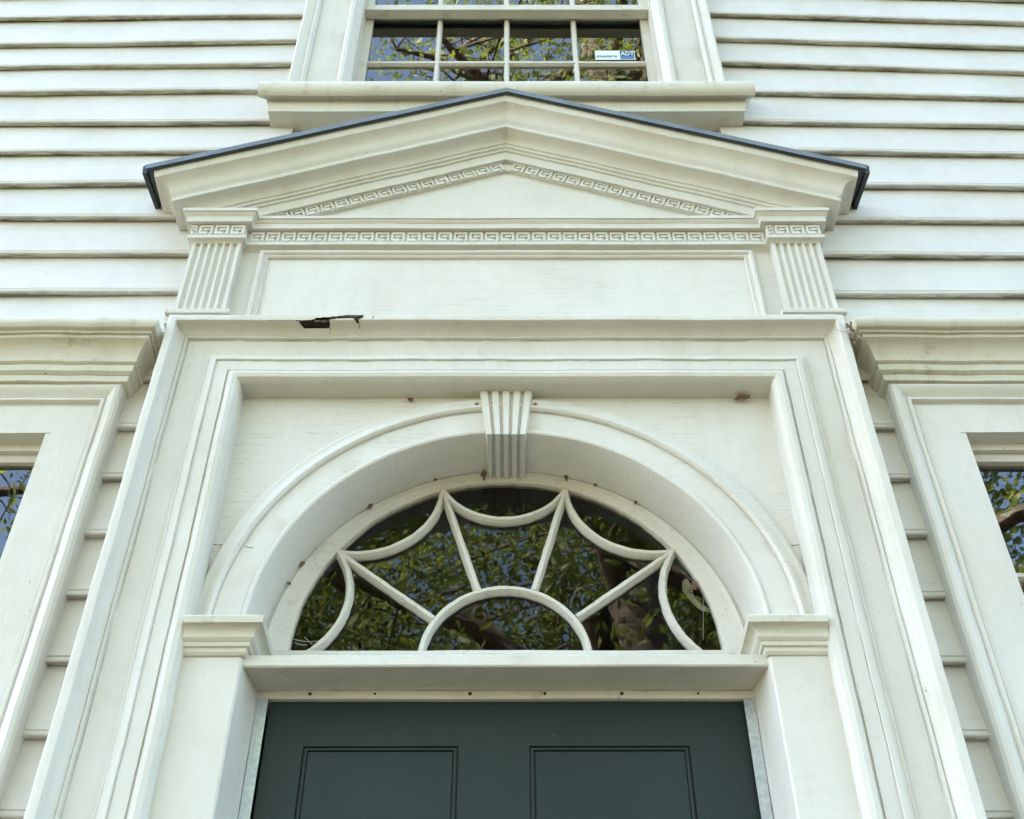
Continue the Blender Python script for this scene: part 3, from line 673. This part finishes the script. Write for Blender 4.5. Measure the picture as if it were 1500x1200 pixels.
for s in (-1, 1):
    m_ = MB(); rows = []; n_ = 40; rks = slotify(rk_base)
    for i in range(n_+1):
        t = i/n_; rk = [PP(p_, t*2, s+4) for p_ in rks]
        rows.append([(s*xend(Y)*t, Y+wob(t*5, s+3, .0008), za-xend(Y)*t*TT+wob(t*5, s+5, .0008)) for Y, za in rk])
    rows.append([(s*xend(Y), min(-.004, Y+.2), za-xend(Y)*TT) for Y, za in rk])
    m_.rows(rows); m_.build('raking_cornice', 'trim' if s > 0 else 'trim', ped, smooth=32)
    # roof sheet with a turned down eave strip
    m_ = MB(); XE = .990
    rows = []
    for Y, za in ((-.172, 3.1375), (-.173, 3.1560), (-.171, 3.1600), (.0, 3.190), (.0, 3.170), (-.155, 3.1475)):
        rows.append([(s*XE*t, Y, za-XE*t*TT+wob(t*7, s, .0006)) for t in [i/12 for i in range(13)]])
    m_.rows([list(r) for r in zip(*rows)]); m_.build('roof_sheet', 'roof', ped, smooth=30)
    m_ = MB(); 
    rows = [[(s*(XE+.001), -.171, 3.160-XE*TT), (s*(XE+.010), -.169, 3.152-XE*TT), (s*(XE+.006), -.168, 3.122-XE*TT), (s*(XE-.006), -.168, 3.122-XE*TT), (s*(XE-.003), -.170, 3.142-XE*TT)]]
    rows.append([(x, -.012, z+.030) for x, Y, z in rows[0]]); m_.rows(rows); m_.build('eave_strip', 'roof_edge', ped)
    m_ = MB(); rows = []
    for Y, za in ((-.1695, 3.1420), (-.1690, 3.1325), (-.1655, 3.1325), (-.1655, 3.1420)):
        rows.append([(s*XE*t, Y, za-XE*t*TT) for t in [i/12 for i in range(13)]])
    m_.rows([list(r) for r in zip(*rows)]); m_.build('drip_edge', 'roof_edge', ped)
    # key ornaments up the rake
    L = .70/math.cos(TH); nk2 = int(L/KEYP)
    for i in range(nk2):
        d = .006+i*KEYP
        if s < 0:
            d0 = d+KEYP; x = -d0*math.cos(TH); z = 2.9065-d0*math.sin(TH); key(ped, x, -.055, z, TH)
        else:
            x = d*math.cos(TH); z = 2.9065-d*math.sin(TH); key(ped, x, -.055, z, -TH)

# ---------------------------------------------------------------- steps at the door
for i, (y_a, y_b, z1, lab) in enumerate(((-.62, -.10, .40, 'upper granite doorstep against the door sill'), (-1.02, -.60, .20, 'lower granite doorstep on the gravel path'))):
    m_ = MB(); m_.box(-1.0-.1*i, 1.0+.1*i, y_a, y_b+.02*i*0, 0.02 if i else .021, z1)
    o = tag(m_.build('doorstep', 'granite', dz=0), lab, 'step', 'granite doorsteps')
    bv = o.modifiers.new('bevel', 'BEVEL'); bv.width = .015; bv.segments = 2

# ---------------------------------------------------------------- sticker in the upper window
st = tag(empty('window_sticker', (.372, .0475, 3.722+ZC)), 'small white and blue alarm company sticker in the upper window', 'sticker')
def spart(name, x0, x1, z0, z1, y_a, y_b, mat):
    m_ = MB(); m_.box(x0, x1, y_a, y_b, z0, z1); return m_.build(name, mat, st, dz=0)
spart('white_sheet', -.0685, .0685, -.030, .030, -.0016, -.0006, 'sticker_white')
spart('blue_field', .0175, .0655, -.008, .0275, -.0022, -.0017, 'sticker_blue')
spart('pale_band', .0175, .0655, -.0275, -.0085, -.0022, -.0017, 'sticker_pale')
def lettering(txt, size, x, z, mat, name, xs_=1.):
    cu = bpy.data.curves.new('lettering', 'FONT'); cu.body = txt; cu.size = size; cu.extrude = .0002; cu.offset = size*.012
    t = bpy.data.objects.new('tmp', cu); col.objects.link(t); bpy.context.view_layer.update()
    me = bpy.data.meshes.new_from_object(t.evaluated_get(bpy.context.evaluated_depsgraph_get())); bpy.data.objects.remove(t)
    o = bpy.data.objects.new(name, me); me.materials.clear(); me.materials.append(M[mat]); col.objects.link(o); o.parent = st
    o.location = (x, -.0027, z); o.rotation_euler = (R(90), 0, 0); o.scale = (xs_, 1, 1)
lettering('ADT', .036, .0205, -.003, 'sticker_white', 'lettering', .62)
lettering('protected by', .022, -.064, -.014, 'sticker_text', 'lettering', .62)

# ---------------------------------------------------------------- insect nests, webs and loose putty
def blob(name, x, Y, z, r, label, cat, mat='nest', sx=1., sz=1., grp=None):
    bm = bmesh.new()
    for q in range(4):
        k0 = 1. if q == 0 else rnd.uniform(.35, .6); off = Vector((0, 0, 0)) if q == 0 else Vector((rnd.uniform(-1, 1)*sx, .3, rnd.uniform(-1.3, .9)*sz))*r
        res = bmesh.ops.create_icosphere(bm, subdivisions=2, radius=1)
        for v in res['verts']:
            k_ = k0*(1+rnd.uniform(-.35, .35)); v.co = Vector((v.co.x*r*sx*k_, v.co.y*r*.55*k_, v.co.z*r*sz*k_))*.8+off
    me = bpy.data.meshes.new(name); bm.to_mesh(me); bm.free(); me.materials.append(M[mat])
    o = bpy.data.objects.new(name, me); o.location = (x, Y, z+ZC); col.objects.link(o); tag(o, label, cat, grp); return o
G = 'insect nests stuck on the doorway'
for a, r, sx, sz, lab in ((128, .0075, .8, 1.5, 'brown insect nest on the fanlight rim above the second swag from left'),
                      (152, .006, 1, 1.2, 'brown insect nest low on the left side of the fanlight rim'),
                      (158.5, .0046, 1.2, .9, 'lowest small brown insect nest at the left of the fanlight rim'),
                      (109, .0048, 1.1, .8, 'tiny brown insect nest on the rim left of the keystone'),
                      (74, .0062, 1, 1.1, 'brown insect nest on the rim just right of the keystone'),
                      (66, .0045, 1, 1, 'tiny insect nest second to the right of the keystone'),
                      (54, .0046, 1, 1.2, 'brown insect nest on the rim above the upper right swag')):
    blob('insect_nest', .517*math.cos(R(a)), .088, 1.362+.517*math.sin(R(a)), r, lab, 'insect nest', sx=sx, sz=sz, grp=G)
blob('insect_nest', -.0535, .085, 1.868, .009, 'rusty brown nest at the foot of the keystone, left side', 'insect nest', sx=.7, sz=1.4, grp=G)
blob('insect_nest', .567, -.045, 1.995, .011, 'wide mud nest under the door head near its right corner', 'insect nest', sx=2.0, sz=.6, grp=G)
blob('insect_nest', -.229, -.038, 1.996, .006, 'dark insect nest under the door head left of the keystone', 'insect nest', sx=1.5, sz=.8, grp=G)
blob('insect_nest', -.070, -.045, 1.970, .006, 'dark insect nest in the angle left of the keystone', 'insect nest', sz=1.2, grp=G)
blob('insect_nest', .069, -.045, 1.968, .007, 'dark insect nest in the angle right of the keystone', 'insect nest', sz=1.1, grp=G)
blob('insect_nest', .843, -.128, 2.150, .014, 'large brown nest wedged between door surround and right window cap', 'insect nest', sx=.8, sz=1.5, grp=G)
blob('insect_nest', .836, -.135, 2.112, .010, 'reddish nest hanging below the large one by right window cap', 'insect nest', sx=.7, sz=1.5, grp=G)
blob('cocoon', .424, .121, 1.565, .013, 'brown cocoon inside the far right pane of the fanlight', 'cocoon', sx=.9, sz=1.0)
m_ = poly_slab([(.398,1.585),(.410,1.592),(.416,1.575),(.412,1.555),(.424,1.535),(.436,1.522),(.452,1.508),(.455,1.498),(.440,1.503),(.424,1.512),(.412,1.530),(.404,1.545),(.395,1.560)], .1285, .1305)
tag(m_.build('putty_scrap', 'flake'), 'torn pale scrap behind the far right pane of the fanlight', 'scrap')
def web(name, strands, label, rad=.0007, mat='web'):
    m_ = MB()
    for a, b_, sag in strands:
        pts = []
        for i in range(11):
            t = i/10; p = Vector(a).lerp(Vector(b_), t); p.z -= sag*4*t*(1-t); pts.append(tuple(p))
        tube(m_, pts, rad, 4)
    tag(m_.build(name, mat), label, 'cobweb')
web('cobweb', [((-.46,-.045,1.248),(-.36,.0,1.245),.012),((-.36,.0,1.245),(-.22,-.05,1.248),-.004),((-.40,.02,1.246),(-.34,-.03,1.248),.014),((-.17,.01,1.246),(-.02,-.052,1.248),.003),((-.44,-.02,1.248),(-.42,.02,1.246),.016),((-.36,.0,1.245),(-.33,.02,1.246),.006)], 'dusty cobweb strands under the left half of the door transom', .0005)
web('cobweb', [((.832,-.125,2.165),(.875,-.15,2.13),.005),((.832,-.12,2.14),(.88,-.125,2.10),.004),((.83,-.122,2.12),(.872,-.14,2.16),.006),((.835,-.121,2.10),(.86,-.14,2.135),.002),((.80,-.122,2.15),(.845,-.14,2.12),.004),((.815,-.122,2.17),(.85,-.14,2.10),.003)], 'grey cobweb across the corner of the right window cap', .0009)
web('cobweb', [((.395,.110,1.60),(.44,.112,1.55),.003),((.44,.112,1.55),(.425,.112,1.42),-.002),((.40,.11,1.58),(.43,.112,1.49),.0)], 'fine cobweb over the far right pane of the fanlight', .0004)
web('cobweb', [((-.455,.09,1.409),(-.40,.085,1.400),.004),((-.43,.088,1.412),(-.41,.08,1.388),.0),((-.45,.09,1.40),(-.42,.082,1.389),.003)], 'cobweb at the bottom left foot of the fanlight', .0006)

# ---------------------------------------------------------------- trees that the window glass mirrors, plus one added to block sky light
def tree(x, y, H, cr, ch, n_leaf, mat, label, seed, lean=0., lo=.17):
    rg = random.Random(seed); T = tag(empty('shade_tree', (x, y, 0)), label, 'tree', 'shade trees across the front yard')
    m_ = MB(); tips = []
    trunk = [(lean*t*t*H*.3+wob(t*4, seed, .12), wob(t*4, seed+3, .12), H*.92*t) for t in [i/10 for i in range(11)]]
    tube(m_, trunk, [H*.022*(1-.8*i/10)+.02 for i in range(11)], 9)
    for i in range(22):
        t = rg.uniform(.28, .95); b0 = Vector(trunk[int(t*10)]); a = rg.uniform(0, 6.283); l_ = cr*rg.uniform(.6, 1.05)*(1.15-.55*t)
        pts = [tuple(b0+Vector((math.cos(a)*l_*q, math.sin(a)*l_*q, l_*(.55*q-.18*q*q)+wob(q*5, i, .1)))) for q in [j/6 for j in range(7)]]
        tube(m_, pts, [H*.0075*(1-t*.5)*(1-.8*j/6)+.008 for j in range(7)], 6)
        for j in (2, 3, 4, 5, 6):
            for _ in range(2):
                p0 = Vector(pts[j]); e = p0+Vector((rg.gauss(0, 1), rg.gauss(0, 1), rg.gauss(.2, .7)))*cr*.22
                tube(m_, [tuple(p0), tuple(p0.lerp(e, .5)+Vector((0, 0, .06))), tuple(e)], [.018, .012, .006], 4); tips.append(e); tips.append(p0.lerp(e, .6))
    m_.build('trunk', 'bark', T, smooth=60, dz=0, fix=False)
    vs_, fs_ = [], []
    for i in range(n_leaf):
        c_ = tips[rg.randrange(len(tips))]; rr = cr*.15
        p = c_+Vector((rg.gauss(0, rr), rg.gauss(0, rr), rg.gauss(-.1, rr*.75)))
        if p.z < H*lo or y+p.y > -2.6: continue
        d = Vector((rg.gauss(0, 1), rg.gauss(0, 1), rg.gauss(-.5, .6))).normalized(); nn = d.cross(Vector((rg.gauss(0, 1), rg.gauss(0, 1), rg.gauss(0, .5)))).normalized()
        l_ = rg.uniform(.07, .14); w_ = l_*.27; up = d.cross(nn)*l_*.07; o = len(vs_)
        vs_ += [tuple(p), tuple(p+d*l_*.5+nn*w_+up), tuple(p+d*l_), tuple(p+d*l_*.5-nn*w_+up)]; fs_.append((o, o+1, o+2, o+3))
    me = bpy.data.meshes.new('crown'); me.from_pydata(vs_, [], fs_); me.materials.append(M[mat])
    o = bpy.data.objects.new('crown', me); col.objects.link(o); o.parent = T; return T
tree(1.2, -6.4, 22, 5.0, 10, 21000, 'leaf', 'tall leafy tree facing the doorway, mirrored in the upper window', 11)
tree(-2.4, -11.0, 15, 4.6, 11, 44000, 'leaf', 'broad tree mirrored in the left panes of the fanlight', 12)
tree(3.2, -10.4, 15, 4.3, 9, 44000, 'leaf2', 'dark dense tree mirrored in the right panes of the fanlight', 13)
tree(.3, -14.5, 16, 5.2, 9, 46000, 'leaf', 'far leafy tree mirrored in the middle of the fanlight', 17)
tree(-8.6, -11.5, 19, 5.0, 9, 7000, 'leaf2', 'high crowned tree mirrored in the left ground floor window', 14, lo=.71)
tree(11.2, -12.5, 14, 4.2, 8, 9000, 'leaf2', 'dark tree mirrored in the right ground floor window', 15)
tree(11.0, -5.0, 14, 4.6, 8, 22000, 'leaf', 'unseen leafy tree added near the right end of the house to block sky light', 16)  # out of view; added to cut sky light on the right-hand boards
